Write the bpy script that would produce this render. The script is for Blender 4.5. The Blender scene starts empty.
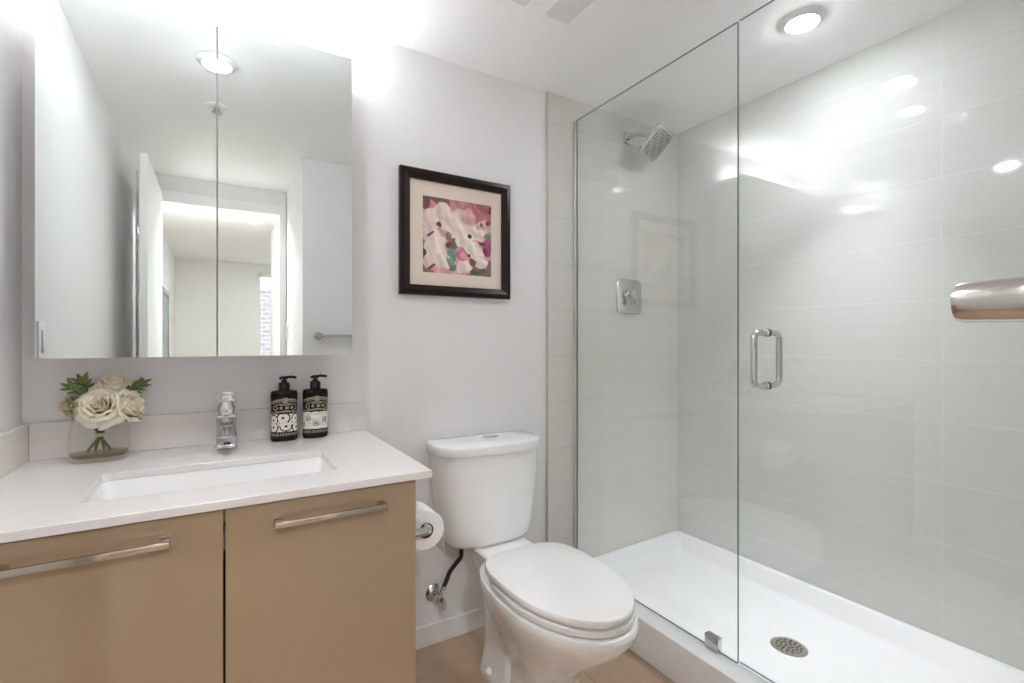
import bpy, bmesh, math, random
from mathutils import Vector, Matrix

# ------------------------------------------------------------------ camera, world, lights, exposure
S = bpy.context.scene
COL = S.collection
cam_data = bpy.data.cameras.new('camera')
cam_data.sensor_width = 36.0
cam_data.lens = 36.0 * 488.0 / 1024.0
cam_data.clip_start = 0.01
cam = bpy.data.objects.new('camera', cam_data)
COL.objects.link(cam)
cam.location = (0.0, -1.758, 1.155)
cam.rotation_euler = (math.radians(90), 0, math.radians(58.75 - 90))
S.camera = cam

EXPOSURE = 3.68
SHOWER_POWER = 17.0        # glow of the diffuser of the recessed lamp over the shower
SHOWER_BEAM = 0.32         # its beam (watts)
LAMP_BEAM = 0.06            # beam of the lamp over the vanity (watts)
LAMP_POWER = 14.0          # glow of the diffuser over the vanity
LED_POWER = 4.3           # strip on top of the mirror cabinet
BED_POWER = 20.0          # lamps of the room beyond the door
HALL_FILL_POWER = 40.0          # added fill light just beyond the doorway, hidden from the mirror
SKY = 0.28

S.view_settings.view_transform = 'Standard'
S.view_settings.look = 'None'
S.view_settings.gamma = 1
S.view_settings.use_curve_mapping = False
S.view_settings.exposure = EXPOSURE
try:
    cy = S.cycles
    cy.max_bounces = 16; cy.diffuse_bounces = 9; cy.glossy_bounces = 10
    cy.transmission_bounces = 12; cy.transparent_max_bounces = 24
    cy.caustics_reflective = False; cy.caustics_refractive = False
    cy.sample_clamp_indirect = 6.0
    cy.use_denoising = True
except Exception:
    pass

TONE = (0.94, 0.98, 1.03, 1)
W = bpy.data.worlds.new('sky'); S.world = W
W.use_nodes = True
bg = W.node_tree.nodes['Background']
bg.inputs[0].default_value = (0.80, 0.90, 1.0, 1); bg.inputs[1].default_value = SKY

# ------------------------------------------------------------------ materials
def lin(c):
    c = c / 255.0
    return c / 12.92 if c <= 0.04045 else ((c + 0.055) / 1.055) ** 2.4
def rgb(r, g, b): return (lin(r), lin(g), lin(b), 1)

def mat(name, col, rough=0.5, metal=0.0, coat=0.0, spec=0.5, noise=0.0, nscale=(8, 8, 8), bump=0.0, bscale=60, **kw):
    m = bpy.data.materials.new(name); m.use_nodes = True
    nt = m.node_tree; b = nt.nodes['Principled BSDF']
    b.inputs['Base Color'].default_value = col
    b.inputs['Roughness'].default_value = rough
    b.inputs['Metallic'].default_value = metal
    b.inputs['Coat Weight'].default_value = coat
    b.inputs['Coat Roughness'].default_value = 0.03
    b.inputs['Specular IOR Level'].default_value = spec
    for k, v in kw.items(): b.inputs[k.replace('_', ' ')].default_value = v
    if noise or bump:
        g = nt.nodes.new('ShaderNodeNewGeometry')
    if noise:
        mp = nt.nodes.new('ShaderNodeMapping'); mp.inputs['Scale'].default_value = nscale
        n = nt.nodes.new('ShaderNodeTexNoise'); n.inputs['Scale'].default_value = 1; n.inputs['Detail'].default_value = 4
        mx = nt.nodes.new('ShaderNodeMix'); mx.data_type = 'RGBA'
        mx.inputs[6].default_value = tuple(c * (1 - noise) for c in col[:3]) + (1,)
        mx.inputs[7].default_value = tuple(min(1, c * (1 + noise)) for c in col[:3]) + (1,)
        nt.links.new(g.outputs['Position'], mp.inputs[0]); nt.links.new(mp.outputs[0], n.inputs[0])
        nt.links.new(n.outputs[0], mx.inputs[0]); nt.links.new(mx.outputs[2], b.inputs['Base Color'])
    if bump:
        n2 = nt.nodes.new('ShaderNodeTexNoise'); n2.inputs['Scale'].default_value = bscale
        bp = nt.nodes.new('ShaderNodeBump'); bp.inputs['Strength'].default_value = bump; bp.inputs['Distance'].default_value = 0.002
        nt.links.new(g.outputs['Position'], n2.inputs[0]); nt.links.new(n2.outputs[0], bp.inputs['Height'])
        nt.links.new(bp.outputs[0], b.inputs['Normal'])
    return m

def attr_mat(name, rough=0.5, coat=0.0, spec=0.5):
    m = mat(name, (1, 1, 1, 1), rough, coat=coat, spec=spec)
    nt = m.node_tree; a = nt.nodes.new('ShaderNodeAttribute'); a.attribute_name = 'paint'
    nt.links.new(a.outputs['Color'], nt.nodes['Principled BSDF'].inputs['Base Color'])
    return m

def emit_mat(name, col, strength):
    m = bpy.data.materials.new(name); m.use_nodes = True
    nt = m.node_tree; nt.nodes.clear()
    e = nt.nodes.new('ShaderNodeEmission'); o = nt.nodes.new('ShaderNodeOutputMaterial')
    e.inputs[0].default_value = col; e.inputs[1].default_value = strength
    nt.links.new(e.outputs[0], o.inputs[0])
    return m

def glass_mat(name, tint, ior=1.5, rough=0.0):
    m = bpy.data.materials.new(name); m.use_nodes = True
    nt = m.node_tree; nt.nodes.clear()
    o = nt.nodes.new('ShaderNodeOutputMaterial'); mx = nt.nodes.new('ShaderNodeMixShader')
    t = nt.nodes.new('ShaderNodeBsdfTransparent'); g = nt.nodes.new('ShaderNodeBsdfGlossy'); f = nt.nodes.new('ShaderNodeFresnel')
    t.inputs[0].default_value = tint; g.inputs['Roughness'].default_value = rough; f.inputs[0].default_value = ior
    # light leaving the pane sees the inverse index; undo the node's own flip so thin panes do not reflect totally
    ge = nt.nodes.new('ShaderNodeNewGeometry'); mr = nt.nodes.new('ShaderNodeMapRange')
    mr.inputs[3].default_value = ior; mr.inputs[4].default_value = 1.0 / ior
    nt.links.new(ge.outputs['Backfacing'], mr.inputs[0]); nt.links.new(mr.outputs[0], f.inputs[0])
    nt.links.new(f.outputs[0], mx.inputs[0]); nt.links.new(t.outputs[0], mx.inputs[1]); nt.links.new(g.outputs[0], mx.inputs[2])
    nt.links.new(mx.outputs[0], o.inputs[0])
    return m

def tile_mat(name, base, joint, zoff, zstep, yoff=None, ystep=1.107, streak=(1.6, 1.6, 38), amp=0.05, rough=0.06):
    """large glossy wall tiles: horizontal joints every zstep, an upright joint every ystep along y"""
    m = mat(name, base, rough); nt = m.node_tree; b = nt.nodes['Principled BSDF']; N = nt.nodes.new; L = nt.links.new
    g = N('ShaderNodeNewGeometry'); sp = N('ShaderNodeSeparateXYZ'); L(g.outputs['Position'], sp.inputs[0])
    def dist(sock, off, step, half):
        a = N('ShaderNodeMath'); a.operation = 'SUBTRACT'; L(sock, a.inputs[0]); a.inputs[1].default_value = off - step / 2
        w = N('ShaderNodeMath'); w.operation = 'FLOORED_MODULO'; L(a.outputs[0], w.inputs[0]); w.inputs[1].default_value = step
        s = N('ShaderNodeMath'); s.operation = 'SUBTRACT'; L(w.outputs[0], s.inputs[0]); s.inputs[1].default_value = step / 2
        ab = N('ShaderNodeMath'); ab.operation = 'ABSOLUTE'; L(s.outputs[0], ab.inputs[0])
        mr = N('ShaderNodeMapRange'); L(ab.outputs[0], mr.inputs[0])
        mr.inputs[1].default_value = half * 0.6; mr.inputs[2].default_value = half * 1.4; mr.inputs[3].default_value = 1; mr.inputs[4].default_value = 0
        return mr.outputs[0]
    j = dist(sp.outputs[2], zoff, zstep, 0.0014)
    if yoff is not None:
        k = N('ShaderNodeMath'); k.operation = 'MAXIMUM'; L(j, k.inputs[0]); L(dist(sp.outputs[1], yoff, ystep, 0.0014), k.inputs[1]); j = k.outputs[0]
    mp = N('ShaderNodeMapping'); mp.inputs['Scale'].default_value = streak; L(g.outputs['Position'], mp.inputs[0])
    n = N('ShaderNodeTexNoise'); n.inputs['Scale'].default_value = 1; n.inputs['Detail'].default_value = 5; n.inputs['Distortion'].default_value = 0.4
    L(mp.outputs[0], n.inputs[0])
    mx = N('ShaderNodeMix'); mx.data_type = 'RGBA'; L(n.outputs[0], mx.inputs[0])
    mx.inputs[6].default_value = tuple(c * (1 - amp) for c in base[:3]) + (1,); mx.inputs[7].default_value = tuple(c * (1 + amp) for c in base[:3]) + (1,)
    m2 = N('ShaderNodeMix'); m2.data_type = 'RGBA'; L(j, m2.inputs[0]); L(mx.outputs[2], m2.inputs[6]); m2.inputs[7].default_value = joint
    L(m2.outputs[2], b.inputs['Base Color'])
    inv = N('ShaderNodeMath'); inv.operation = 'SUBTRACT'; inv.inputs[0].default_value = 1; L(j, inv.inputs[1])
    bp = N('ShaderNodeBump'); bp.inputs['Strength'].default_value = 0.35; bp.inputs['Distance'].default_value = 0.001
    L(inv.outputs[0], bp.inputs['Height']); L(bp.outputs[0], b.inputs['Normal'])
    return m

def floor_mat():
    m = mat('floor_tile', rgb(186, 160, 138), 0.38); nt = m.node_tree; b = nt.nodes['Principled BSDF']; N = nt.nodes.new; L = nt.links.new
    g = N('ShaderNodeNewGeometry'); mp = N('ShaderNodeMapping'); L(g.outputs['Position'], mp.inputs[0])
    mp.inputs['Location'].default_value = (0.10, 0.32, 0)
    br = N('ShaderNodeTexBrick'); L(mp.outputs[0], br.inputs[0])
    br.inputs['Scale'].default_value = 1; br.inputs['Mortar Size'].default_value = 0.0025; br.inputs['Brick Width'].default_value = 1.2; br.inputs['Row Height'].default_value = 0.6
    br.inputs['Color1'].default_value = rgb(188, 162, 138); br.inputs['Color2'].default_value = rgb(182, 156, 132); br.inputs['Mortar'].default_value = rgb(150, 126, 104)
    n = N('ShaderNodeTexNoise'); n.inputs['Scale'].default_value = 9; n.inputs['Detail'].default_value = 6; L(g.outputs['Position'], n.inputs[0])
    mx = N('ShaderNodeMix'); mx.data_type = 'RGBA'; mx.blend_type = 'SOFT_LIGHT'; mx.inputs[0].default_value = 0.35
    L(br.outputs[0], mx.inputs[6]); L(n.outputs[0], mx.inputs[7]); L(mx.outputs[2], b.inputs['Base Color'])
    return m

def brick_mat():
    m = mat('brick_facade', rgb(190, 150, 150), 0.9); nt = m.node_tree; b = nt.nodes['Principled BSDF']
    tc = nt.nodes.new('ShaderNodeNewGeometry'); mp = nt.nodes.new('ShaderNodeMapping'); mp.inputs['Rotation'].default_value = (math.radians(90), 0, 0)
    br = nt.nodes.new('ShaderNodeTexBrick'); br.inputs['Scale'].default_value = 2
    br.inputs['Color1'].default_value = rgb(176, 154, 154); br.inputs['Color2'].default_value = rgb(164, 140, 142); br.inputs['Mortar'].default_value = rgb(210, 200, 200)
    nt.links.new(tc.outputs['Position'], mp.inputs[0]); nt.links.new(mp.outputs[0], br.inputs[0]); nt.links.new(br.outputs[0], b.inputs['Base Color'])
    return m

def petal_mat(name, col):
    m = mat(name, col, 0.6, noise=0.03, nscale=(60, 60, 60)); nt = m.node_tree; b = nt.nodes['Principled BSDF']
    t = nt.nodes.new('ShaderNodeBsdfTranslucent'); t.inputs[0].default_value = col
    mx = nt.nodes.new('ShaderNodeMixShader'); mx.inputs[0].default_value = 0.42
    nt.links.new(b.outputs[0], mx.inputs[1]); nt.links.new(t.outputs[0], mx.inputs[2])
    nt.links.new(mx.outputs[0], nt.nodes['Material Output'].inputs[0])
    return m

M = {
    'wall': mat('wall_paint', rgb(231, 229, 229), 0.55, bump=0.02, bscale=300),
    'ceiling': mat('ceiling_paint', rgb(252, 252, 252), 0.7),
    'white_wall': mat('bedroom_paint', rgb(236, 235, 231), 0.6),
    'trim': mat('trim_paint', rgb(236, 236, 234), 0.35),
    'tile': tile_mat('shower_wall_tile', rgb(208, 209, 204), rgb(219, 220, 216), 0.067, 0.205, yoff=-1.107),
    'tile_back': tile_mat('shower_back_tile', rgb(214, 212, 206), rgb(202, 199, 193), 0.067, 0.205),
    'tile_edge': mat('tile_edge_trim', rgb(190, 186, 178), 0.3),
    'floor': floor_mat(),
    'wood_floor': mat('bedroom_floor', rgb(150, 120, 92), 0.4, noise=0.15, nscale=(12, 1, 1)),
    'ceramic': mat('white_ceramic', rgb(238, 237, 236), 0.08, coat=0.3),
    'seat': mat('white_seat_plastic', rgb(236, 234, 232), 0.18),
    'acrylic': mat('white_acrylic', rgb(236, 236, 237), 0.16),
    'quartz': mat('white_quartz', rgb(226, 221, 217), 0.14, noise=0.012, nscale=(220, 220, 220)),
    'lacquer': mat('taupe_lacquer', rgb(163, 139, 112), 0.10, coat=0.6),
    'carcass': mat('taupe_carcass', rgb(158, 134, 108), 0.35),
    'dark': mat('dark_recess', rgb(40, 34, 30), 0.8),
    'chrome': mat('chrome', rgb(212, 213, 212), 0.05, metal=1.0),
    'nickel': mat('brushed_nickel', rgb(206, 202, 196), 0.18, metal=1.0),
    'satin': mat('satin_aluminium', rgb(226, 225, 220), 0.45, metal=0.7),
    'face': mat('satin_face', rgb(190, 192, 186), 0.3, metal=0.8),
    'pull': mat('pull_nickel', rgb(196, 188, 174), 0.16, metal=1.0),
    'steel_dark': mat('dark_slots', rgb(30, 30, 30), 0.6),
    'mirror': mat('mirror_silver', (0.80, 0.845, 0.82, 1), 0.0, metal=1.0),
    'cabinet_white': mat('cabinet_white', rgb(226, 226, 224), 0.4),
    'glass': glass_mat('clear_glass', (0.988, 0.994, 0.990, 1)),
    'glass_edge': mat('green_glass_edge', rgb(112, 132, 124), 0.05, spec=0.8),
    'vase_glass': glass_mat('vase_glass', (0.998, 0.998, 0.997, 1), 1.3),
    'amber': glass_mat('amber_water', (0.80, 0.72, 0.60, 1), 1.33),
    'black': mat('black_plastic', rgb(16, 15, 15), 0.22),
    'black_gloss': mat('black_bottle', rgb(20, 16, 13), 0.15, spec=0.35),
    'label': attr_mat('printed_label', 0.3, spec=0.18),
    'wood': mat('dark_wood_frame', rgb(34, 16, 13), 0.3, spec=0.3, noise=0.5, nscale=(14, 14, 70)),
    'matboard': mat('cream_mat_board', rgb(226, 212, 196), 0.9),
    'print': attr_mat('floral_print', 0.5),
    'petal': petal_mat('cream_petal', rgb(255, 249, 237)),
    'petal_pink': petal_mat('blush_petal', rgb(254, 238, 227)),
    'leaf': mat('dark_leaf', rgb(110, 130, 70), 0.5, noise=0.35, nscale=(90, 90, 90)),
    'leaf_light': mat('light_bud', rgb(150, 158, 100), 0.6, noise=0.3, nscale=(200, 200, 200)),
    'stem': mat('stem_green', rgb(86, 92, 52), 0.5),
    'twine': mat('pale_binding', rgb(190, 180, 140), 0.7),
    'hose': mat('braided_hose', rgb(70, 62, 54), 0.35, metal=0.6, bump=0.6, bscale=500),
    'paper': mat('tissue_paper', rgb(240, 239, 237), 0.95),
    'card': mat('cardboard_core', rgb(120, 104, 88), 0.9),
    'vent_grey': mat('vent_grey', rgb(226, 226, 226), 0.6),
    'brick': brick_mat(),
    'pane': glass_mat('window_pane', (0.95, 0.97, 0.98, 1)),
    'lamp': emit_mat('lamp_diffuser', TONE, LAMP_POWER),
    'shower_lamp': emit_mat('shower_lamp_diffuser', TONE, SHOWER_POWER),
    'led': emit_mat('led_diffuser', TONE, LED_POWER),
    'bed_lamp': emit_mat('bedroom_lamp_diffuser', TONE, BED_POWER),
    'hall_fill': emit_mat('hall_fill_diffuser', TONE, HALL_FILL_POWER),
    'art_grey': mat('landscape_print', rgb(140, 152, 146), 0.4, noise=0.5, nscale=(1, 3, 5)),
}

# ------------------------------------------------------------------ mesh helpers (coordinates are in the room's metres)
def _merge(bm, t):
    me = bpy.data.meshes.new('t'); t.to_mesh(me); t.free(); bm.from_mesh(me); bpy.data.meshes.remove(me)

def box(bm, x0, x1, y0, y1, z0, z1, bevel=0.0, seg=2, rot=None, pivot=None):
    t = bmesh.new(); bmesh.ops.create_cube(t, size=1)
    for v in t.verts:
        v.co = Vector(((x0 + x1) / 2 + v.co.x * (x1 - x0), (y0 + y1) / 2 + v.co.y * (y1 - y0), (z0 + z1) / 2 + v.co.z * (z1 - z0)))
    if bevel: bmesh.ops.bevel(t, geom=t.edges[:], offset=bevel, segments=seg, profile=0.5, affect='EDGES')
    if rot is not None:
        p = Vector(pivot) if pivot else Vector(((x0 + x1) / 2, (y0 + y1) / 2, (z0 + z1) / 2))
        for v in t.verts: v.co = p + rot @ (v.co - p)
    _merge(bm, t); return bm

def loft(bm, rings, cap0=True, cap1=True):
    vs = [[bm.verts.new(p) for p in r] for r in rings]
    n = len(vs[0])
    for a, b in zip(vs[:-1], vs[1:]):
        for i in range(n): bm.faces.new((a[i], a[(i + 1) % n], b[(i + 1) % n], b[i]))
    if cap0: bm.faces.new(vs[0][::-1])
    if cap1: bm.faces.new(vs[-1])
    return bm

def basis(axis):
    z = Vector(axis).normalized(); a = Vector((0, 0, 1)) if abs(z.z) < 0.9 else Vector((1, 0, 0))
    x = a.cross(z).normalized(); return x, z.cross(x), z

def lathe(bm, prof, origin, axis=(0, 0, 1), n=40, cap0=True, cap1=True):
    x, y, z = basis(axis); o = Vector(origin)
    return loft(bm, [[o + z * h + (x * math.cos(2 * math.pi * i / n) + y * math.sin(2 * math.pi * i / n)) * r for i in range(n)] for r, h in prof], cap0, cap1)

def smooth_path(pts, k=6):
    P = [Vector(p) for p in pts]; P = [P[0] * 2 - P[1]] + P + [P[-1] * 2 - P[-2]]; out = []
    for i in range(1, len(P) - 2):
        for j in range(k):
            t = j / k; a, b, c, d = P[i - 1:i + 3]
            out.append(0.5 * ((2 * b) + (c - a) * t + (2 * a - 5 * b + 4 * c - d) * t * t + (3 * b - a - 3 * c + d) * t ** 3))
    out.append(P[-2]); return out

def tube(bm, pts, r, n=14, closed=False):
    P = [Vector(p) for p in pts]; R = r if isinstance(r, (list, tuple)) else [r] * len(P); rings = []
    m = len(P); up = None
    for i in range(m):
        d = (P[(i + 1) % m] - P[i - 1]) if closed else (P[min(i + 1, m - 1)] - P[max(i - 1, 0)])
        d.normalize()
        if up is None: up = basis(d)[0]
        up = (up - d * up.dot(d)).normalized(); s = d.cross(up)
        rings.append([P[i] + (up * math.cos(2 * math.pi * j / n) + s * math.sin(2 * math.pi * j / n)) * R[i] for j in range(n)])
    if closed: return loft(bm, rings + [rings[0]], False, False)
    return loft(bm, rings)

def rrect(cx, cy, hx, hy, r, z, k=6):
    out = []
    for sx, sy, a0 in ((1, 1, 0), (-1, 1, 90), (-1, -1, 180), (1, -1, 270)):
        for i in range(k + 1):
            a = math.radians(a0 + 90 * i / k)
            out.append(Vector((cx + sx * (hx - r) + r * math.cos(a), cy + sy * (hy - r) + r * math.sin(a), z)))
    return out

def egg(cx, yc, hw, front, back, z, pf=2.0, pb=3.0, n=64):
    out = []
    for i in range(n):
        t = 2 * math.pi * i / n; c, s = math.cos(t), math.sin(t); p = pb if s > 0 else pf
        q = 2.0 / p
        out.append(Vector((cx + hw * math.copysign(abs(c) ** q, c), yc + (back if s > 0 else front) * math.copysign(abs(s) ** q, s), z)))
    return out

ORIG = {}
def obj(name, bm, m, parent=None, smooth=40, bevel=0.0, weld=True):
    if weld: bmesh.ops.remove_doubles(bm, verts=bm.verts[:], dist=1e-6)
    bmesh.ops.recalc_face_normals(bm, faces=bm.faces[:])
    me = bpy.data.meshes.new(name)
    origin = Vector((0, 0, 0))
    if parent is not None: origin = ORIG[parent.name]
    if origin.length: bmesh.ops.translate(bm, verts=bm.verts[:], vec=-origin)
    bm.to_mesh(me); bm.free()
    for mm in (m if isinstance(m, (list, tuple)) else [m]): me.materials.append(mm)
    o = bpy.data.objects.new(name, me); COL.objects.link(o)
    if parent is not None: o.parent = parent
    ORIG[o.name] = origin
    if bevel:
        b = o.modifiers.new('bevel', 'BEVEL'); b.width = bevel; b.segments = 2; b.limit_method = 'ANGLE'; b.angle_limit = math.radians(40)
    if smooth:
        for p in me.polygons: p.use_smooth = True
        me.set_sharp_from_angle(angle=math.radians(smooth))
    return o

def thing(name, label, cat, loc, group=None):
    o = bpy.data.objects.new(name, None); COL.objects.link(o); o.location = loc
    o.empty_display_size = 0.05
    o['label'] = label; o['category'] = cat
    if group: o['group'] = group
    ORIG[o.name] = Vector(loc); return o

def tag(o, label, cat, group=None):
    o['label'] = label; o['category'] = cat
    if group: o['group'] = group
    return o

def struct(name, bm, m, smooth=0, bevel=0.0, parent=None):
    o = obj(name, bm, m, parent, smooth, bevel)
    if parent is None: o['kind'] = 'structure'
    return o

def B(*a, **k): return box(bmesh.new(), *a, **k)

# ------------------------------------------------------------------ the room shell
H = 2.25
XL, XR = -0.434, 2.082         # left wall, tiled right wall
YW = -1.665                    # wall facing the mirror, beside the doorway lobby
YD = -2.455                    # doorway wall
XJ = 0.443                     # right side of the doorway lobby
struct('floor', B(XL - 0.1, XR + 0.1, YD - 0.12, 0.1, -0.1, 0.0), M['floor'])
struct('ceiling', B(XL - 0.1, XR + 0.1, YD - 0.12, 0.1, H, H + 0.1), M['ceiling'])
struct('wall_back', B(XL - 0.1, XR + 0.1, 0.0, 0.1, 0, H), M['wall'])
struct('wall_left', B(XL - 0.1, XL, YD - 0.12, 0.0, 0, H), M['wall'])
struct('wall_right', B(XR, XR + 0.1, YW, 0.0, 0, H), M['tile'])
struct('wall_shower_back', B(1.247, XR, -0.010, 0.0, 0, H), M['tile_back'])
struct('trim_1', B(1.243, 1.247, -0.0115, 0.0, 0, H), M['tile_edge'])
struct('wall_front', B(XJ, 1.40, YW - 0.1, YW, 0, H), M['wall'])
struct('wall_shower_front', B(1.40, XR + 0.1, YW - 0.1, YW, 0, H), M['tile'])
struct('wall_lobby_right', B(XJ, XJ + 0.1, YD, YW - 0.1, 0, H), M['wall'])
# doorway wall: header and jamb pieces
DX0, DX1, DH = -0.372, 0.407, 2.085
bm = bmesh.new()
box(bm, XL, DX0, YD - 0.12, YD, 0, H); box(bm, DX1, XJ + 0.1, YD - 0.12, YD, 0, H); box(bm, DX0, DX1, YD - 0.12, YD, DH, H)
struct('wall_doorway', bm, M['wall'])
bm = bmesh.new()
box(bm, DX1 - 0.012, DX1 + 0.034, YD, YD + 0.014, 0, DH + 0.06, bevel=0.003)
box(bm, DX0 - 0.055, DX0 + 0.012, YD, YD + 0.014, 0, DH + 0.06, bevel=0.003)
box(bm, DX0 + 0.0125, DX1 - 0.0125, YD, YD + 0.014, DH - 0.012, DH + 0.06, bevel=0.003)
struct('trim_2', bm, M['trim'])
# baseboards
struct('baseboard_back', B(0.42, 1.243, -0.013, 0.0, 0, 0.079, bevel=0.003), M['trim'])
struct('baseboard_front', B(XJ, 1.33, YW, YW + 0.013, 0, 0.079, bevel=0.003), M['trim'])
struct('baseboard_left', B(XL, XL + 0.013, YD + 0.02, -0.64, 0, 0.079, bevel=0.003), M['trim'])
# the open door, folded back along the left wall
door = struct('door_1', B(-0.333, -0.298, -2.43, -1.63, 0.012, 2.115, bevel=0.002), M['trim'])
for z in (1.70, 0.25):
    obj('hinge', B(-0.345, -0.333, -1.675, -1.65, z - 0.045, z + 0.045, bevel=0.003), M['nickel'], door)
bm = bmesh.new()
lathe(bm, [(0.026, 0), (0.026, 0.008), (0.010, 0.010), (0.010, 0.045)], (-0.298, -1.69, 0.98), (1, 0, 0), 24)
tube(bm, smooth_path([(-0.256, -1.69, 0.98), (-0.252, -1.74, 0.98), (-0.254, -1.81, 0.98)]), 0.008)
obj('door_lever', bm, M['nickel'], door)

# ------------------------------------------------------------------ the room beyond the doorway (seen in the mirror)
BY0, BY1 = YD - 0.12, -6.33
struct('floor_bedroom', B(-0.55, 3.3, BY1 - 0.1, BY0, -0.1, 0.0), M['wood_floor'])
struct('ceiling_bedroom', B(-0.55, 3.3, BY1 - 0.1, BY0, H, H + 0.1), M['ceiling'])
struct('wall_bedroom_left', B(-0.56, -0.46, BY1 - 0.1, BY0, 0, H), M['white_wall'])
struct('wall_hall_right', B(0.47, 0.57, -3.95, BY0, 0, H), M['white_wall'])
struct('wall_bedroom_near', B(0.57, 3.3, -3.95, -3.85, 0, H), M['white_wall'])
struct('wall_bedroom_right', B(3.2, 3.3, BY1 - 0.1, -3.95, 0, H), M['white_wall'])
WX0, WX1, WZ0, WZ1 = 0.50, 2.3, 0.55, 2.13
bm = bmesh.new()
box(bm, -0.46, WX0, BY1 - 0.1, BY1, 0, H); box(bm, WX1, 3.2, BY1 - 0.1, BY1, 0, H)
box(bm, WX0, WX1, BY1 - 0.1, BY1, 0, WZ0); box(bm, WX0, WX1, BY1 - 0.1, BY1, WZ1, H)
struct('wall_bedroom_far', bm, M['white_wall'])
bm = bmesh.new()
for x in (WX0, 1.08, 1.68, WX1 - 0.04): box(bm, x, x + 0.04, BY1 - 0.08, BY1 - 0.03, WZ0, WZ1)
for z in (WZ0, WZ1 - 0.05): box(bm, WX0 + 0.04, WX1 - 0.04, BY1 - 0.078, BY1 - 0.032, z, z + 0.05)
win = struct('window_1', bm, M['trim'])
obj('glass_pane', B(WX0 + 0.01, WX1 - 0.01, BY1 - 0.058, BY1 - 0.052, WZ0 + 0.02, WZ1 - 0.02), M['pane'], win, 0)
bm = bmesh.new()
for i in range(26):
    z = WZ0 + 0.05 + i * 0.058
    box(bm, WX0 + 0.045, WX1 - 0.045, BY1 - 0.025, BY1 - 0.022, z, z + 0.006)
for i in range(30):
    x = WX0 + 0.05 + i * 0.058
    box(bm, x, x + 0.004, BY1 - 0.022, BY1 - 0.019, WZ0 + 0.05, WZ1 - 0.03)
box(bm, WX0 + 0.042, WX1 - 0.042, BY1 - 0.03, BY1 + 0.01, WZ1 - 0.05, WZ1 - 0.003)
tag(obj('window_blind', bm, M['cabinet_white'], None, 0), 'open white blind hung in the bedroom window seen through the doorway in the mirror', 'blind')

nb = thing('neighbouring_building', 'pink brick building outside the bedroom window seen in the mirror', 'building', (2.0, -14.0, -6))
obj('facade', B(-2, 6, -18, -14, -6, 2.6), M['brick'], nb, 0)
obj('cornice', B(-2.1, 6.1, -18, -13.9, 2.6, 2.9, bevel=0.05), M['trim'], nb, 0)
for x in (-0.6, 1.4, 3.4):
    for z in (-0.8, ):
        w = obj('window', B(x, x + 1.1, -14.06, -14.0, z, z + 1.5), M['trim'], nb, 0)
        obj('pane', B(x + 0.08, x + 1.02, -14.08, -14.06, z + 0.08, z + 1.42), M['art_grey'], w, 0)

pic = thing('landscape_picture', 'grey framed picture on the left wall of the bedroom, reflected low in the mirror', 'picture', (-0.46, -4.4, 1.3))
bm = bmesh.new()
for a in ((-4.95, -4.90, 0.9, 1.68), (-3.80, -3.75, 0.9, 1.68)): box(bm, -0.46, -0.425, a[0], a[1], a[2], a[3], bevel=0.003)
for a in ((0.9, 0.95), (1.63, 1.68)): box(bm, -0.46, -0.425, -4.8995, -3.8005, a[0], a[1], bevel=0.003)
obj('frame', bm, M['nickel'], pic, 0)
obj('print', B(-0.459, -0.44, -4.90, -3.80, 0.95, 1.63), M['art_grey'], pic, 0)

def ceiling_lamp(name, label, x, y, r, m, group=None):
    t = thing(name, label, 'ceiling light', (x, y, H), group)
    bm = bmesh.new()
    prof = [(r, -0.012), (r + 0.004, -0.014), (r + 0.022, -0.004), (r + 0.024, 0.0), (r, 0.0)]
    lathe(bm, prof + [prof[0]], (x, y, H), n=48, cap0=False, cap1=False)
    obj('trim_ring', bm, M['trim'], t)
    bm = bmesh.new(); lathe(bm, [(r * 0.98, -0.002), (r * 0.98, -0.014), (r * 0.93, -0.018), (r * 0.75, -0.0205), (r * 0.4, -0.022)], (x, y, H), n=48)
    obj('diffuser', bm, m, t)
    return t
def beam(x, y, watts, angle):
    l = bpy.data.lights.new('lamp_beam', 'AREA'); l.energy = watts; l.color = TONE[:3]
    l.shape = 'DISK'; l.size = 0.07; l.spread = math.radians(angle)
    o = bpy.data.objects.new('lamp_beam', l); COL.objects.link(o); o.location = (x, y, H - 0.026)
    return o
beam(1.708, -0.85, SHOWER_BEAM, 68); beam(0.004, -0.77, LAMP_BEAM, 95)
ceiling_lamp('recessed_light', 'lit round recessed ceiling light over the shower', 1.708, -0.85, 0.047, M['shower_lamp'])
ceiling_lamp('recessed_light', 'lit round recessed ceiling light reflected in the mirror near its door gap', 0.004, -0.77, 0.047, M['lamp'])
ceiling_lamp('recessed_light', 'lit bedroom ceiling light beyond the doorway, behind the hall wall', 1.0, -4.75, 0.10, M['bed_lamp'])
ceiling_lamp('recessed_light', 'fill light added on the hall ceiling just beyond the doorway, unseen behind the camera', 0.02, -2.86, 0.075, M['hall_fill'])  # added fill, hidden by the door header, brightens the vanity front
sd = thing('smoke_detector', 'small round white detector on the bedroom ceiling, seen through the doorway in the mirror', 'smoke detector', (0.297, -3.49, H))
bm = bmesh.new(); lathe(bm, [(0.075, 0), (0.075, -0.012), (0.06, -0.034), (0.03, -0.038)], (0.297, -3.49, H), n=40); obj('housing', bm, M['trim'], sd)
bm = bmesh.new(); lathe(bm, [(0.02, -0.037), (0.018, -0.044)], (0.297, -3.49, H), n=24); obj('cap', bm, M['vent_grey'], sd)
sp = thing('ceiling_sprinkler', 'small round ceiling sprinkler below the lit lamp in the mirror', 'sprinkler', (0.004, -1.19, H))
bm = bmesh.new(); lathe(bm, [(0.045, 0), (0.045, -0.004), (0.03, -0.010), (0.014, -0.012)], (0.004, -1.19, H), n=36); obj('escutcheon', bm, M['trim'], sp)
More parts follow.
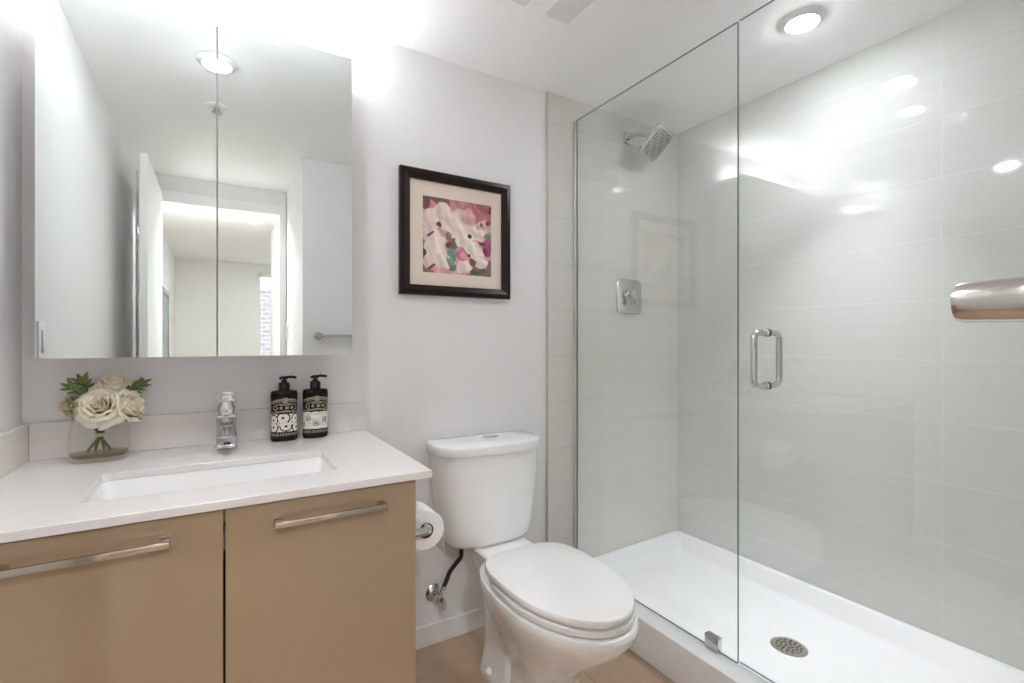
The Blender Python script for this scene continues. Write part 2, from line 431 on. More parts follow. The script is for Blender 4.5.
bm = bmesh.new(); lathe(bm, [(0.010, -0.011), (0.010, -0.026), (0.022, -0.027), (0.022, -0.030)], (0.004, -1.19, H), n=24); obj('deflector', bm, M['chrome'], sp)

# ceiling vent
v = thing('ceiling_vent', 'white ceiling vent with two grey slots at the top edge of the photo', 'vent', (0.9, -0.58, H))
bm = bmesh.new()
x0, x1, y0, y1 = 0.72, 1.06, -0.76, -0.39
for a in ((x0, 0.745), (0.862, 0.938), (1.038, x1)): box(bm, a[0], a[1], y0, y1, H - 0.003, H)
for a in ((0.745, 0.862), (0.938, 1.038)):
    box(bm, a[0], a[1], y1 - 0.03, y1, H - 0.003, H); box(bm, a[0], a[1], y0, y0 + 0.03, H - 0.003, H)
obj('frame', bm, M['ceiling'], v, 0)
for a in ((0.745, 0.862), (0.938, 1.038)): obj('grille', B(a[0], a[1], y0 + 0.03, y1 - 0.03, H - 0.0025, H), M['vent_grey'], v, 0)

def switch_plate(label, c, n, h=0.115, w=0.07):
    t = thing('light_switch', label, 'switch', c)
    x, y, z = c; s = n
    obj('plate', B(min(x, x + 0.006 * s), max(x, x + 0.006 * s), y - w / 2, y + w / 2, z - h / 2, z + h / 2, bevel=0.002), M['trim'], t)
    obj('rocker', B(min(x + 0.006 * s, x + 0.010 * s), max(x + 0.006 * s, x + 0.010 * s), y - 0.017, y + 0.017, z - 0.033, z + 0.033, bevel=0.0015), M['cabinet_white'], t)
switch_plate('white rocker switch on the left wall, at the lower left corner of the mirror', (XL, -0.445, 1.155), 1)
switch_plate('white rocker switch on the lobby side wall right of the doorway', (XJ, -2.38, 1.24), -1)

# ------------------------------------------------------------------ shower tray
XG = 1.398
def tray():
    bm = bmesh.new(); yn = YW + 0.001; X1 = XR - 0.001; Y1 = -0.0105
    ZC, ZW = 0.145, 0.163
    def ring(xa, xb, ya, yb, zc, zw, r, k=6):
        cx, cyy, hx, hy = (xa + xb) / 2, (ya + yb) / 2, (xb - xa) / 2, (yb - ya) / 2
        out = rrect(cx, cyy, hx, hy, r, 0, k)
        for p in out: p.z = zc if p.x < cx else zw
        return out
    rings = [ring(1.330, X1, yn, Y1, 0.0, 0.0, 0.004),
             ring(1.324, X1, yn, Y1, ZC - 0.012, ZW - 0.010, 0.004),
             ring(1.326, X1, yn, Y1, ZC - 0.004, ZW - 0.003, 0.004),
             ring(1.333, X1 - 0.004, yn + 0.004, Y1 - 0.004, ZC, ZW, 0.006),
             ring(1.418, X1 - 0.022, yn + 0.022, Y1 - 0.022, ZC, ZW - 0.002, 0.02),
             ring(1.425, X1 - 0.028, yn + 0.028, Y1 - 0.028, ZC - 0.004, ZW - 0.008, 0.024),
             ring(1.440, X1 - 0.046, yn + 0.046, Y1 - 0.046, 0.100, 0.100, 0.03),
             ring(1.450, X1 - 0.056, yn + 0.056, Y1 - 0.056, 0.090, 0.090, 0.034),
             ring(1.470, X1 - 0.078, yn + 0.078, Y1 - 0.078, 0.085, 0.085, 0.04)]
    c = Vector((1.755, -0.778, 0)); last = rings[-1]
    for f, z in ((0.55, 0.072), (0.25, 0.064)):
        rings.append([Vector((c.x + (p.x - c.x) * f, c.y + (p.y - c.y) * f, z)) for p in last])
    rr = []
    for p in last:
        d = Vector((p.x - c.x, p.y - c.y, 0)).normalized(); rr.append(Vector((c.x + d.x * 0.062, c.y + d.y * 0.062, 0.060)))
    rings.append(rr)
    loft(bm, rings)
    return bm
tr = thing('shower_tray', 'white shower tray with raised curb under the glass', 'shower tray', (1.7, -0.83, 0))
obj('basin', tray(), M['acrylic'], tr, 30)
dr = thing('shower_drain', 'round chrome drain in the shower tray floor', 'drain', (1.755, -0.778, 0.060))
bm = bmesh.new(); lathe(bm, [(0.060, 0.0), (0.060, 0.002), (0.056, 0.004), (0.045, 0.0045), (0.02, 0.0045)], (1.755, -0.778, 0.060), n=48)
obj('flange', bm, M['nickel'], dr)
bm = bmesh.new()
for k, (rr, nn) in enumerate(((0.012, 5), (0.026, 10), (0.039, 14))):
    for i in range(nn):
        a = 2 * math.pi * i / nn + k * 0.4
        px, py = 1.755 + rr * math.cos(a), -0.778 + rr * math.sin(a)
        box(bm, px - 0.0042, px + 0.0042, py - 0.003, py + 0.003, 0.0644, 0.0650, rot=Matrix.Rotation(a + (0.9 if i % 2 else 0.2), 3, 'Z'))
obj('slots', bm, M['steel_dark'], dr, 0)

# ------------------------------------------------------------------ shower glass
def pane(name, y0, y1, z0, z1, parent):
    bm = bmesh.new(); t = 0.004
    box(bm, XG - t, XG + t, y0, y1, z0, z1)
    bm.normal_update()
    for f in bm.faces: f.material_index = 0 if abs(f.normal.x) > 0.9 or f.normal.y > 0.9 else 1
    return obj(name, bm, [M['glass'], M['glass_edge']], parent, 0)
gp = thing('shower_glass_panel', 'fixed clear glass shower panel between the toilet and the shower', 'glass panel', (XG, -0.41, 0.146))
pane('glass', -0.819, -0.016, 0.147, 2.156, gp)
bm = bmesh.new()
box(bm, XG - 0.009, XG - 0.0055, -0.022, -0.0105, 0.147, 2.154); box(bm, XG + 0.0055, XG + 0.009, -0.022, -0.0105, 0.147, 2.154)
obj('wall_channel', bm, M['satin'], gp, 0)
cl = obj('glass_clamp', B(XG - 0.012, XG + 0.012, -0.755, -0.705, 0.1455, 0.190, bevel=0.002), M['chrome'], gp)
gd = thing('shower_glass_door', 'clear glass shower door carrying the chrome loop handle', 'glass door', (XG, -1.24, 0.15))
pane('glass', -1.655, -0.825, 0.155, 2.156, gd)
bm = bmesh.new()
loop = []
yh, za, zb = -0.912, 1.0235, 1.181
for side in (-1, 1):
    pts = [(XG + side * 0.006, yh, zb), (XG + side * 0.038, yh, zb)]
    for i in range(9):
        a = math.radians(90 - 90 * i / 8); pts.append((XG + side * (0.042 + 0.022 * math.cos(a)), yh, zb - 0.022 + 0.022 * math.sin(a)))
    for i in range(9):
        a = math.radians(-90 * i / 8); pts.append((XG + side * (0.042 + 0.022 * math.cos(a)), yh, za + 0.022 + 0.022 * math.sin(a)))
    pts += [(XG + side * 0.038, yh, za), (XG + side * 0.006, yh, za)]
    tube(bm, pts, 0.0095, 18)
hd = obj('handle', bm, M['chrome'], gd)
for z in (za, zb):
    for side in (-1, 1):
        bm = bmesh.new(); lathe(bm, [(0.0125, 0.0052), (0.0125, 0.010), (0.0105, 0.012)], (XG, yh, z), (side, 0, 0), 24)
        obj('washer', bm, M['nickel'], hd)
for z in (0.45, 1.9):
    obj('hinge', B(XG - 0.014, XG + 0.014, -1.662, -1.60, z - 0.045, z + 0.045, bevel=0.003), M['chrome'], gd)

# ------------------------------------------------------------------ shower head and valve
sh = thing('shower_head', 'square chrome shower head on a short wall arm', 'shower head', (1.722, -0.0105, 2.145))
obj('flange', B(1.693, 1.751, -0.020, -0.0105, 2.116, 2.174, bevel=0.004), M['chrome'], sh)
bm = bmesh.new(); tube(bm, smooth_path([(1.722, -0.018, 2.145), (1.730, -0.07, 2.147), (1.742, -0.115, 2.128), (1.752, -0.138, 2.108)]), 0.0095, 16); obj('arm', bm, M['chrome'], sh)
Rm = Matrix.Rotation(math.radians(15), 3, 'Z') @ Matrix.Rotation(math.radians(5), 3, 'Y') @ Matrix.Rotation(math.radians(-45), 3, 'X')
hc = Vector((1.757, -0.160, 2.080))
bm = bmesh.new()
def hring(s, z, r=0.028): return [hc + Rm @ Vector((p.x, p.y, z)) for p in rrect(0, 0, s, s, r, 0, 8)]
loft(bm, [hring(0.070, -0.006), hring(0.075, -0.003), hring(0.075, 0.006), hring(0.066, 0.013), hring(0.030, 0.020, 0.018), hring(0.016, 0.032, 0.010), hring(0.014, 0.042, 0.010)])
obj('head', bm, M['chrome'], sh)
bm = bmesh.new(); loft(bm, [hring(0.066, -0.0055), hring(0.066, -0.0072), hring(0.064, -0.0080)]); fp = obj('face_plate', bm, M['face'], sh)
bm = bmesh.new()
for i in range(11):
    for j in range(11):
        u, w = (i - 5) * 0.0112 + (0.0035 if j % 2 else 0), (j - 5) * 0.0112
        if abs(u) > 0.058 or abs(w) > 0.058 or (abs(u) + abs(w) > 0.098) or (i * 7 + j * 3) % 5 == 0: continue
        lathe(bm, [(0.0032, 0), (0.0024, 0.002)], hc + Rm @ Vector((u, w, -0.0078)), Rm @ Vector((0, 0, -1)), 8)
obj('nozzles', bm, M['steel_dark'], fp)

va = thing('shower_valve', 'chrome shower valve plate with lever on the tiled back wall', 'shower valve', (1.728, -0.0105, 1.374))
def vring(hx, hz, y, r): return [Vector((1.728 + p.x, y, 1.374 + p.y)) for p in rrect(0, 0, hx, hz, r, 0, 8)]
bm = bmesh.new(); loft(bm, [vring(0.080, 0.082, -0.0105, 0.026), vring(0.082, 0.084, -0.014, 0.026), vring(0.078, 0.080, -0.020, 0.024), vring(0.060, 0.066, -0.023, 0.02)])
obj('plate', bm, M['chrome'], va)
bm = bmesh.new(); lathe(bm, [(0.031, 0), (0.031, 0.012), (0.024, 0.016), (0.024, 0.045), (0.021, 0.049)], (1.728, -0.021, 1.384), (0, -1, 0), 36); hub = obj('hub', bm, M['chrome'], va)
bm = bmesh.new(); box(bm, 1.717, 1.739, -0.068, -0.050, 1.332, 1.396, bevel=0.004, rot=Matrix.Rotation(math.radians(-12), 3, 'X'), pivot=(1.728, -0.06, 1.39)); obj('lever', bm, M['chrome'], va)

# ------------------------------------------------------------------ vanity
VX0, VX1 = XL + 0.001, 0.414
YF = -0.627
ZT = 0.842
vc = thing('vanity_cabinet', 'glossy taupe two door vanity cabinet under the white worktop', 'cabinet', (0, -0.3, 0))
bm = bmesh.new()
box(bm, VX0, VX0 + 0.018, -0.605, -0.002, 0.10, 0.823); box(bm, VX1 - 0.018, VX1, -0.605, -0.002, 0.10, 0.823)
box(bm, VX0 + 0.018, VX1 - 0.018, -0.605, -0.002, 0.10, 0.118); box(bm, VX0 + 0.018, VX1 - 0.018, -0.012, -0.002, 0.118, 0.823)
box(bm, VX0 + 0.018, VX1 - 0.018, -0.605, -0.585, 0.79, 0.823)
obj('body', bm, M['lacquer'], vc, 0)
obj('toe_kick', B(VX0, VX1 - 0.02, -0.55, -0.02, 0.0, 0.0995), M['dark'], vc, 0)
def bar_handle(x0, x1, z, parent):
    bm = bmesh.new(); y = YF
    box(bm, x0, x1, y - 0.034, y - 0.026, z - 0.006, z + 0.006, bevel=0.0012)
    for a in (x0, x1 - 0.016): box(bm, a, a + 0.016, y - 0.0262, y, z - 0.0055, z + 0.0055, bevel=0.001)
    return obj('handle', bm, M['pull'], parent)
for x0, x1, h0, h1 in ((-0.384, 0.0125, -0.310, -0.074), (0.0165, VX1, 0.103, 0.335)):
    d = obj('door', B(x0, x1, YF, -0.6055, 0.105, 0.820, bevel=0.0012), M['lacquer'], vc, 0)
    bar_handle(h0, h1, 0.779, d)
obj('filler_strip', B(VX0, -0.387, YF, -0.6055, 0.105, 0.820), M['lacquer'], vc, 0)

def slab_hole(outer, inner, z0, z1):
    bm = bmesh.new()
    es = []
    for loop in (outer, inner):
        vs = [bm.verts.new((p[0], p[1], z1)) for p in loop]
        es += [bm.edges.new((vs[i], vs[(i + 1) % len(vs)])) for i in range(len(vs))]
    bmesh.ops.triangle_fill(bm, use_beauty=True, edges=es)
    r = bmesh.ops.extrude_face_region(bm, geom=bm.faces[:])
    bmesh.ops.translate(bm, verts=[g for g in r['geom'] if isinstance(g, bmesh.types.BMVert)], vec=(0, 0, z0 - z1))
    return bm
SX0, SX1, SY0, SY1 = -0.2275, 0.2575, -0.515, -0.272
ct = thing('countertop', 'white quartz worktop with raised splashes on the vanity', 'worktop', (0, -0.32, ZT - 0.018))
cx, cyy = (SX0 + SX1) / 2, (SY0 + SY1) / 2
hole = [(p.x, p.y) for p in rrect(cx, cyy, (SX1 - SX0) / 2, (SY1 - SY0) / 2, 0.014, 0)]
obj('slab', slab_hole([(VX0, -0.001), (VX0, -0.641), (0.451, -0.641), (0.451, -0.001)], hole, ZT - 0.018, ZT), M['quartz'], ct, 0, bevel=0.0015)
obj('back_splash', B(VX0 + 0.0155, 0.451, -0.016, -0.001, ZT + 0.0003, ZT + 0.099, bevel=0.0015), M['quartz'], ct, 0)
obj('side_splash', B(VX0, VX0 + 0.015, -0.635, -0.001, ZT + 0.0003, ZT + 0.099, bevel=0.0015), M['quartz'], ct, 0)
sk = thing('sink', 'white rectangular undermount sink in the worktop', 'sink', (cx, cyy, 0.70))
bm = bmesh.new()
hx, hy = (SX1 - SX0) / 2, (SY1 - SY0) / 2; zt = ZT - 0.0185
rings = [rrect(cx, cyy, hx + 0.02, hy + 0.02, 0.03, zt), rrect(cx, cyy, hx + 0.002, hy + 0.002, 0.02, zt), rrect(cx, cyy, hx - 0.004, hy - 0.004, 0.03, zt - 0.03),
         rrect(cx, cyy, hx - 0.014, hy - 0.014, 0.04, zt - 0.10), rrect(cx, cyy, hx - 0.05, hy - 0.05, 0.04, zt - 0.122), rrect(cx, cyy, 0.03, 0.03, 0.0299, zt - 0.128),
         ]
out = [rrect(cx, cyy, 0.04, 0.04, 0.0399, zt - 0.14), rrect(cx, cyy, hx, hy, 0.04, zt - 0.125), rrect(cx, cyy, hx + 0.02, hy + 0.02, 0.03, zt - 0.02), rings[0]]
loft(bm, rings + out, False, False)
bm.verts.ensure_lookup_table()
obj('basin', bm, M['ceramic'], sk, 50)
bm = bmesh.new(); lathe(bm, [(0.026, 0), (0.026, 0.002), (0.02, 0.004)], (cx, cyy, zt - 0.1285), n=32); obj('drain', bm, M['chrome'], sk)

# faucet
FX, FY = 0.026, -0.085
fa = thing('faucet', 'square chrome single lever faucet behind the sink', 'faucet', (FX, FY, ZT))
obj('base_plate', B(FX - 0.030, FX + 0.030, FY - 0.030, FY + 0.026, ZT + 0.0004, ZT + 0.007, bevel=0.002), M['chrome'], fa)
bm = bmesh.new()
def fring(hx, y0, y1, z, r=0.006): return rrect(FX, (y0 + y1) / 2, hx, abs(y1 - y0) / 2, r, z, 4)
loft(bm, [fring(0.027, FY - 0.026, FY + 0.022, ZT + 0.007), fring(0.025, FY - 0.024, FY + 0.020, ZT + 0.02), fring(0.024, FY - 0.022, FY + 0.020, ZT + 0.06), fring(0.026, FY - 0.024, FY + 0.021, ZT + 0.088), fring(0.026, FY - 0.024, FY + 0.021, ZT + 0.096), fring(0.021, FY - 0.02, FY + 0.018, ZT + 0.100)])
obj('body', bm, M['chrome'], fa)
bm = bmesh.new()
def spring(t):
    y = FY - 0.02 - 0.105 * t; zc = ZT + 0.078 - 0.026 * t - 0.010 * t * t; hz = 0.016 - 0.005 * t
    return [Vector((FX + p.x, y, zc + p.y)) for p in rrect(0, 0, 0.0235, hz, 0.007, 0, 4)]
loft(bm, [spring(i / 8) for i in range(9)])
s_ = obj('spout', bm, M['chrome'], fa)
bm = bmesh.new(); lathe(bm, [(0.013, 0), (0.013, 0.006), (0.010, 0.007)], (FX, FY - 0.115, ZT + 0.036), (0, -0.1, -1), 24); obj('aerator', bm, M['steel_dark'], s_)
bm = bmesh.new(); lathe(bm, [(0.021, 0.0995), (0.021, 0.108), (0.0235, 0.112), (0.0235, 0.122), (0.019, 0.128), (0.019, 0.139)], (FX, FY, ZT), n=36); obj('neck', bm, M['chrome'], fa)
bm = bmesh.new()
box(bm, FX - 0.025, FX + 0.025, FY - 0.026, FY + 0.022, ZT + 0.136, ZT + 0.161, bevel=0.004)
box(bm, FX - 0.020, FX + 0.020, FY - 0.075, FY + 0.018, ZT + 0.158, ZT + 0.167, bevel=0.003, rot=Matrix.Rotation(math.radians(-6), 3, 'X'))
obj('lever', bm, M['chrome'], fa)

# ------------------------------------------------------------------ mirror cabinet
YM = -0.145
mc = thing('mirror_cabinet', 'two door mirror cabinet with glowing top on the wall over the sink', 'mirror cabinet', (0, -0.07, 1.113))
obj('body', B(-0.366, 0.366, -0.124, -0.001, 1.118, 2.060), M['cabinet_white'], mc, 0)
bm = bmesh.new(); box(bm, -0.33, 0.33, -0.085, -0.045, 2.0603, 2.086); obj('led_strip', bm, M['led'], mc, 0)
for x0, x1 in ((-0.3755, 0.0012), (0.0052, 0.3755)):
    d = obj('mirror_door', B(x0, x1, YM, -0.1255, 1.113, 2.066), M['mirror'], mc, 0)

# ------------------------------------------------------------------ towel bar beside the camera
tb = thing('towel_bar', 'chrome towel bar on the wall at the right edge of the photo', 'towel bar', (0.53, YW, 1.1875))
for k, x in enumerate((0.53, 1.13)):
    bm = bmesh.new(); lathe(bm, [(0.0225, 0.0), (0.0225, 0.006), (0.0185, 0.012), (0.0172, 0.03), (0.0168, 0.058), (0.0150, 0.0625), (0.010, 0.064)], (x, YW, 1.1875), (0, 1, 0), 40)
    obj('post', bm, M['nickel'], tb)
bm = bmesh.new(); tube(bm, [(0.532, YW + 0.040, 1.1875), (1.128, YW + 0.040, 1.1875)], 0.009, 20); obj('bar', bm, M['nickel'], tb)

# ------------------------------------------------------------------ toilet
TX = 0.908
to = thing('toilet', 'white two piece toilet with closed lid between vanity and shower', 'toilet', (TX, -0.4, 0))
bm = bmesh.new()
sec = [(0.0, .112, -.60, -.24), (.012, .114, -.605, -.24), (.04, .104, -.585, -.24), (.10, .096, -.575, -.24), (.16, .105, -.61, -.235), (.22, .130, -.68, -.23), (.27, .156, -.745, -.22),
       (.315, .175, -.795, -.21), (.345, .184, -.817, -.205), (.366, .187, -.823, -.20), (.377, .184, -.819, -.205), (.380, .176, -.810, -.215)]
loft(bm, [egg(TX, -0.50, hw, yf and (-0.50 - yf), yb + 0.50, z, 2.1, 2.4) for z, hw, yf, yb in sec])
sec2 = [(0.0, .120, -.44, -.20), (.012, .122, -.44, -.20), (.035, .114, -.44, -.205), (.10, .100, -.44, -.205), (.18, .092, -.44, -.19), (.25, .086, -.44, -.15), (.31, .086, -.42, -.10), (.35, .094, -.40, -.05), (.38, .104, -.37, -.026), (.398, .106, -.35, -.022), (.405, .101, -.34, -.028)]
loft(bm, [egg(TX, (yf + yb) / 2, hw, (yb - yf) / 2, (yb - yf) / 2, z, 4, 5) for z, hw, yf, yb in sec2])
bowl = obj('bowl', bm, M['ceramic'], to, 35)
for s in (-1, 1):
    bm = bmesh.new(); lathe(bm, [(0.014, 0), (0.014, 0.008), (0.009, 0.016), (0.003, 0.018)], (TX + s * 0.114, -0.30, 0.03), (s * 0.5, 0, 1), 20); obj('bolt_cap', bm, M['seat'], to)
bm = bmesh.new()
def seat_ring(f, z): return egg(TX, -0.53, 0.180 * f, 0.282 * f + 0.0, 0.215 * f, z, 2.0, 3.0)
loft(bm, [seat_ring(0.975, .3835), seat_ring(1.0, .386), seat_ring(1.0, .4005), seat_ring(0.975, .4025), seat_ring(0.70, .4025), seat_ring(0.68, .395), seat_ring(0.70, .3835), seat_ring(0.975, .3835)], False, False)
obj('seat', bm, M['seat'], to, 50)
bm = bmesh.new()
def lid_ring(f, z, d=0.0): return egg(TX, -0.53, 0.178 * f, 0.281 * f, 0.235 * f, z, 2.0, 3.7)
loft(bm, [lid_ring(0.965, .4085), lid_ring(0.992, .4090), lid_ring(1.0, .412), lid_ring(1.0, .423), lid_ring(0.990, .4285), lid_ring(0.955, .4308), lid_ring(0.6, .433), lid_ring(0.1, .434)])
obj('seat_lid', bm, M['seat'], to, 50)
for s in (-1, 1):
    bm = bmesh.new(); lathe(bm, [(0.012, -0.016), (0.013, -0.012), (0.013, 0.012), (0.012, 0.016)], (TX + s * 0.075, -0.302, 0.396), (1, 0, 0), 20); obj('seat_hinge', bm, M['seat'], to)
# tank
bm = bmesh.new()
def tring(hw, f, z, b=-0.016): return egg(TX, -0.10, hw, -0.10 - (-f) , b + 0.10, z, 2.7, 7)
TKX = TX - 0.016
def TR(hw, yf, z, yb=-0.016): return egg(TKX, -0.095, hw, -0.095 - yf, yb + 0.095, z, 2.8, 8)
loft(bm, [TR(.145, -.17, .4065, -.03), TR(.168, -.197, .412, -.022), TR(.176, -.205, .425), TR(.185, -.208, .47), TR(.199, -.212, .58), TR(.208, -.214, .68), TR(.211, -.215, .7445)])
obj('tank', bm, M['ceramic'], to, 50)
bm = bmesh.new()
loft(bm, [TR(.214, -.218, .7455), TR(.222, -.226, .7470), TR(.2235, -.2275, .751), TR(.2235, -.2275, .775), TR(.221, -.225, .7815), TR(.214, -.218, .7850, -.022), TR(.12, -.15, .7862, -.05)])
tl = obj('tank_lid', bm, M['ceramic'], to, 50)
bm = bmesh.new()
loft(bm, [egg(TKX + 0.016, -0.10, .036, .020, .020, .7866, 2, 2, 32), egg(TKX + 0.016, -0.10, .036, .020, .020, .790, 2, 2, 32), egg(TKX + 0.016, -0.10, .032, .017, .017, .7915, 2, 2, 32)])
obj('flush_button', bm, M['chrome'], tl)

# shutoff valve and hose
wv = thing('shutoff_valve', 'chrome water shutoff valve with dark hose on the wall behind the toilet', 'valve', (0.715, 0, 0.193))
bm = bmesh.new(); lathe(bm, [(0.034, 0.0005), (0.033, 0.006), (0.022, 0.014), (0.013, 0.016)], (0.715, 0, 0.193), (0, -1, 0), 36); obj('escutcheon', bm, M['chrome'], wv)
bm = bmesh.new(); lathe(bm, [(0.009, 0.014), (0.009, 0.04), (0.014, 0.042), (0.014, 0.066), (0.010, 0.070)], (0.715, 0, 0.193), (0, -1, 0), 24)
lathe(bm, [(0.008, 0), (0.008, 0.022), (0.011, 0.023), (0.011, 0.036)], (0.715, -0.054, 0.203), (0.55, 0, 0.85), 20); obj('valve_body', bm, M['chrome'], wv)
bm = bmesh.new()
loft(bm, [[Vector((0.724 + p.x * 0.8, -0.072 - d, 0.178 + p.y)) for p in egg(0, 0, 0.012 * f, 0.022 * f, 0.022 * f, 0, 2, 2, 24)] for d, f in ((0, 0.9), (0.003, 1.0), (0.008, 1.0), (0.011, 0.85))]); obj('oval_handle', bm, M['chrome'], wv)
bm = bmesh.new(); tube(bm, smooth_path([(0.735, -0.054, 0.234), (0.745, -0.054, 0.252), (0.756, -0.060, 0.285), (0.774, -0.075, 0.318), (0.787, -0.090, 0.345), (0.786, -0.096, 0.375), (0.786, -0.097, 0.388)], 8), 0.0085, 14); obj('supply_hose', bm, M['hose'], wv)
bm = bmesh.new(); lathe(bm, [(0.012, 0), (0.012, 0.016), (0.009, 0.022)], (0.786, -0.097, 0.386), n=20); obj('coupling_nut', bm, M['seat'], wv)

# toilet paper on its holder, fixed to the side of the vanity
PX, PZ = 0.498, 0.640
ph = thing('paper_holder', 'chrome toilet paper holder on the side of the vanity', 'paper holder', (VX1, -0.50, PZ))
bm = bmesh.new(); lathe(bm, [(0.024, 0.0005), (0.024, 0.006), (0.020, 0.010)], (VX1, -0.505, PZ), (1, 0, 0), 32); obj('rosette', bm, M['chrome'], ph)
bm = bmesh.new()
tube(bm, smooth_path([(VX1 + 0.008, -0.505, PZ), (PX - 0.02, -0.505, PZ), (PX - 0.005, -0.502, PZ), (PX, -0.49, PZ), (PX, -0.475, PZ), (PX, -0.375, PZ)], 6), 0.0115, 20); obj('arm', bm, M['chrome'], ph)
tp = thing('toilet_paper_roll', 'white toilet paper roll hanging beside the vanity', 'toilet paper', (PX, -0.43, PZ))
pz = PZ - 0.0092
bm = bmesh.new()
prof = [(0.0215, 0.0), (0.052, 0.0), (0.0535, 0.002), (0.0535, 0.098), (0.052, 0.1), (0.0215, 0.1)]
lathe(bm, prof + [prof[0]], (PX, -0.48, pz), (0, 1, 0), 56, False, False); obj('tissue', bm, M['paper'], tp)
bm = bmesh.new(); prof = [(0.0205, 0.0005), (0.0213, 0.0005), (0.0213, 0.0995), (0.0205, 0.0995)]
lathe(bm, prof + [prof[0]], (PX, -0.48, pz), (0, 1, 0), 40, False, False); obj('core', bm, M['card'], tp)
bm = bmesh.new(); rings = []
for i in range(12):
    z = pz - i * 0.007; x = PX + 0.0545 + 0.0015 * math.sin(i * 0.7)
    rings.append([Vector((x, -0.479, z)), Vector((x, -0.381, z)), Vector((x - 0.0008, -0.381, z)), Vector((x - 0.0008, -0.479, z))])
loft(bm, rings); obj('loose_sheet', bm, M['paper'], tp)

# ------------------------------------------------------------------ picture on the wall
def paint_grid(fn, nu, nv, pos):
    bm = bmesh.new(); lay = bm.verts.layers.float_color.new('paint'); g = []
    for j in range(nv + 1):
        row = []
        for i in range(nu + 1):
            u, w = i / nu, j / nv; vt = bm.verts.new(pos(u, w)); c = fn(u, w); vt[lay] = (lin(c[0]), lin(c[1]), lin(c[2]), 1); row.append(vt)
        g.append(row)
    for j in range(nv):
        for i in range(nu): bm.faces.new((g[j][i], g[j][i + 1], g[j + 1][i + 1], g[j + 1][i]))
    return bm

rnd = random.Random(5)
# the flowers of the print: (u, v, ru, rv, angle, colour) painted back to front; v runs upward
BLOBS = [
    (.10, .95, .30, .12, 0, (120, 82, 84)), (.30, .93, .22, .10, 10, (132, 84, 90)), (.55, .90, .22, .16, -25, (196, 132, 138)), (.80, .86, .26, .14, -20, (184, 112, 120)),
    (.92, .95, .16, .08, 0, (160, 96, 104)), (.15, .82, .05, .16, 20, (204, 132, 140)), (.30, .55, .2, .2, 0, (214, 170, 166)),
    (.08, .32, .10, .20, 0, (120, 92, 88)), (.06, .08, .14, .10, 0, (128, 102, 92)), (.93, .10, .14, .14, 0, (134, 108, 102)), (.95, .48, .10, .14, 10, (166, 84, 118)), (.96, .36, .06, .08, 0, (146, 66, 106)),
    (.72, .10, .14, .12, 0, (140, 112, 90)), (.40, .06, .30, .08, 0, (216, 160, 156)),
    (.12, .70, .14, .16, 20, (236, 212, 204)), (.28, .82, .13, .12, -10, (240, 218, 210)), (.45, .72, .22, .16, 30, (238, 216, 206)), (.55, .58, .17, .20, 0, (240, 222, 212)),
    (.78, .60, .17, .12, 15, (240, 220, 212)), (.86, .72, .10, .06, 30, (226, 186, 184)), (.66, .78, .10, .14, 40, (222, 170, 170)), (.12, .50, .13, .11, -20, (240, 216, 206)),
    (.18, .30, .17, .20, -10, (244, 226, 216)), (.10, .16, .12, .08, 20, (236, 208, 198)), (.28, .16, .12, .10, 0, (242, 222, 212)), (.74, .34, .16, .13, -10, (244, 228, 218)), (.84, .20, .11, .09, 20, (242, 222, 214)), (.58, .12, .12, .10, 0, (242, 222, 212)),
    (.62, .46, .10, .10, 0, (244, 230, 220)), (.56, .28, .09, .09, 0, (202, 120, 140)), (.58, .25, .05, .06, 20, (222, 150, 164)),
    (.41, .30, .07, .12, -5, (110, 140, 122)), (.38, .18, .05, .10, 10, (120, 150, 132)), (.42, .10, .06, .05, 0, (98, 126, 110)), (.36, .50, .05, .06, 20, (126, 130, 104)), (.44, .40, .05, .05, 0, (96, 108, 88)),
    (.38, .40, .045, .05, 0, (128, 60, 60)), (.43, .46, .035, .045, 0, (150, 78, 76)), (.23, .63, .03, .04, 30, (110, 44, 52)), (.86, .72, .03, .035, 0, (150, 66, 78)), (.95, .76, .03, .03, 0, (140, 56, 70)), (.97, .92, .03, .05, 0, (56, 30, 34)),
    (.93, .58, .06, .05, 20, (138, 140, 132)), (.66, .52, .03, .03, 0, (84, 48, 44)), (.85, .47, .06, .025, -15, (120, 54, 72)), (.92, .36, .045, .05, 0, (120, 44, 78)), (.66, .26, .03, .03, 0, (104, 66, 60)), (.70, .18, .045, .05, 0, (110, 82, 62)), (.74, .05, .07, .04, 0, (84, 88, 66)), (.85, .09, .05, .05, 20, (96, 100, 84)),
    (.10, .52, .05, .02, 35, (110, 66, 64)), (.03, .28, .025, .06, 0, (92, 52, 52)), (.12, .09, .06, .02, 15, (92, 70, 56)), (.35, .22, .015, .015, 0, (236, 226, 216)), (.37, .33, .02, .03, 0, (150, 172, 152)),
]
def floral(u, w):
    c = (206, 164, 160)
    u, w = u + .014 * math.sin(17 * w + 2) + .009 * math.sin(37 * w + 21 * u), w + .014 * math.sin(15 * u + 1) + .009 * math.sin(41 * u - 17 * w)
    for (bu, bv, ru, rv, a, col) in BLOBS:
        a = math.radians(a); du, dv = u - bu, w - bv
        x = du * math.cos(a) + dv * math.sin(a); y = -du * math.sin(a) + dv * math.cos(a)
        d = (x / ru) ** 2 + (y / rv) ** 2 + 0.12 * math.sin(9 * math.atan2(y, x) * 0.55 + bu * 30)
        if d < 1.0:
            k = min(1, (1 - d) * 5)
            s = (0.95 if min(col) > 165 else 1.0) + 0.055 * math.sin(25 * x + 40 * y * bu) + 0.03 * math.sin(60 * u + 20 * w)
            c = tuple(cc * (1 - k) + min(255, q * s) * k for cc, q in zip(c, col))
    return c
fp_ = thing('framed_picture', 'dark framed floral print with cream mat on the wall over the toilet', 'picture', (0.81, 0, 1.33))
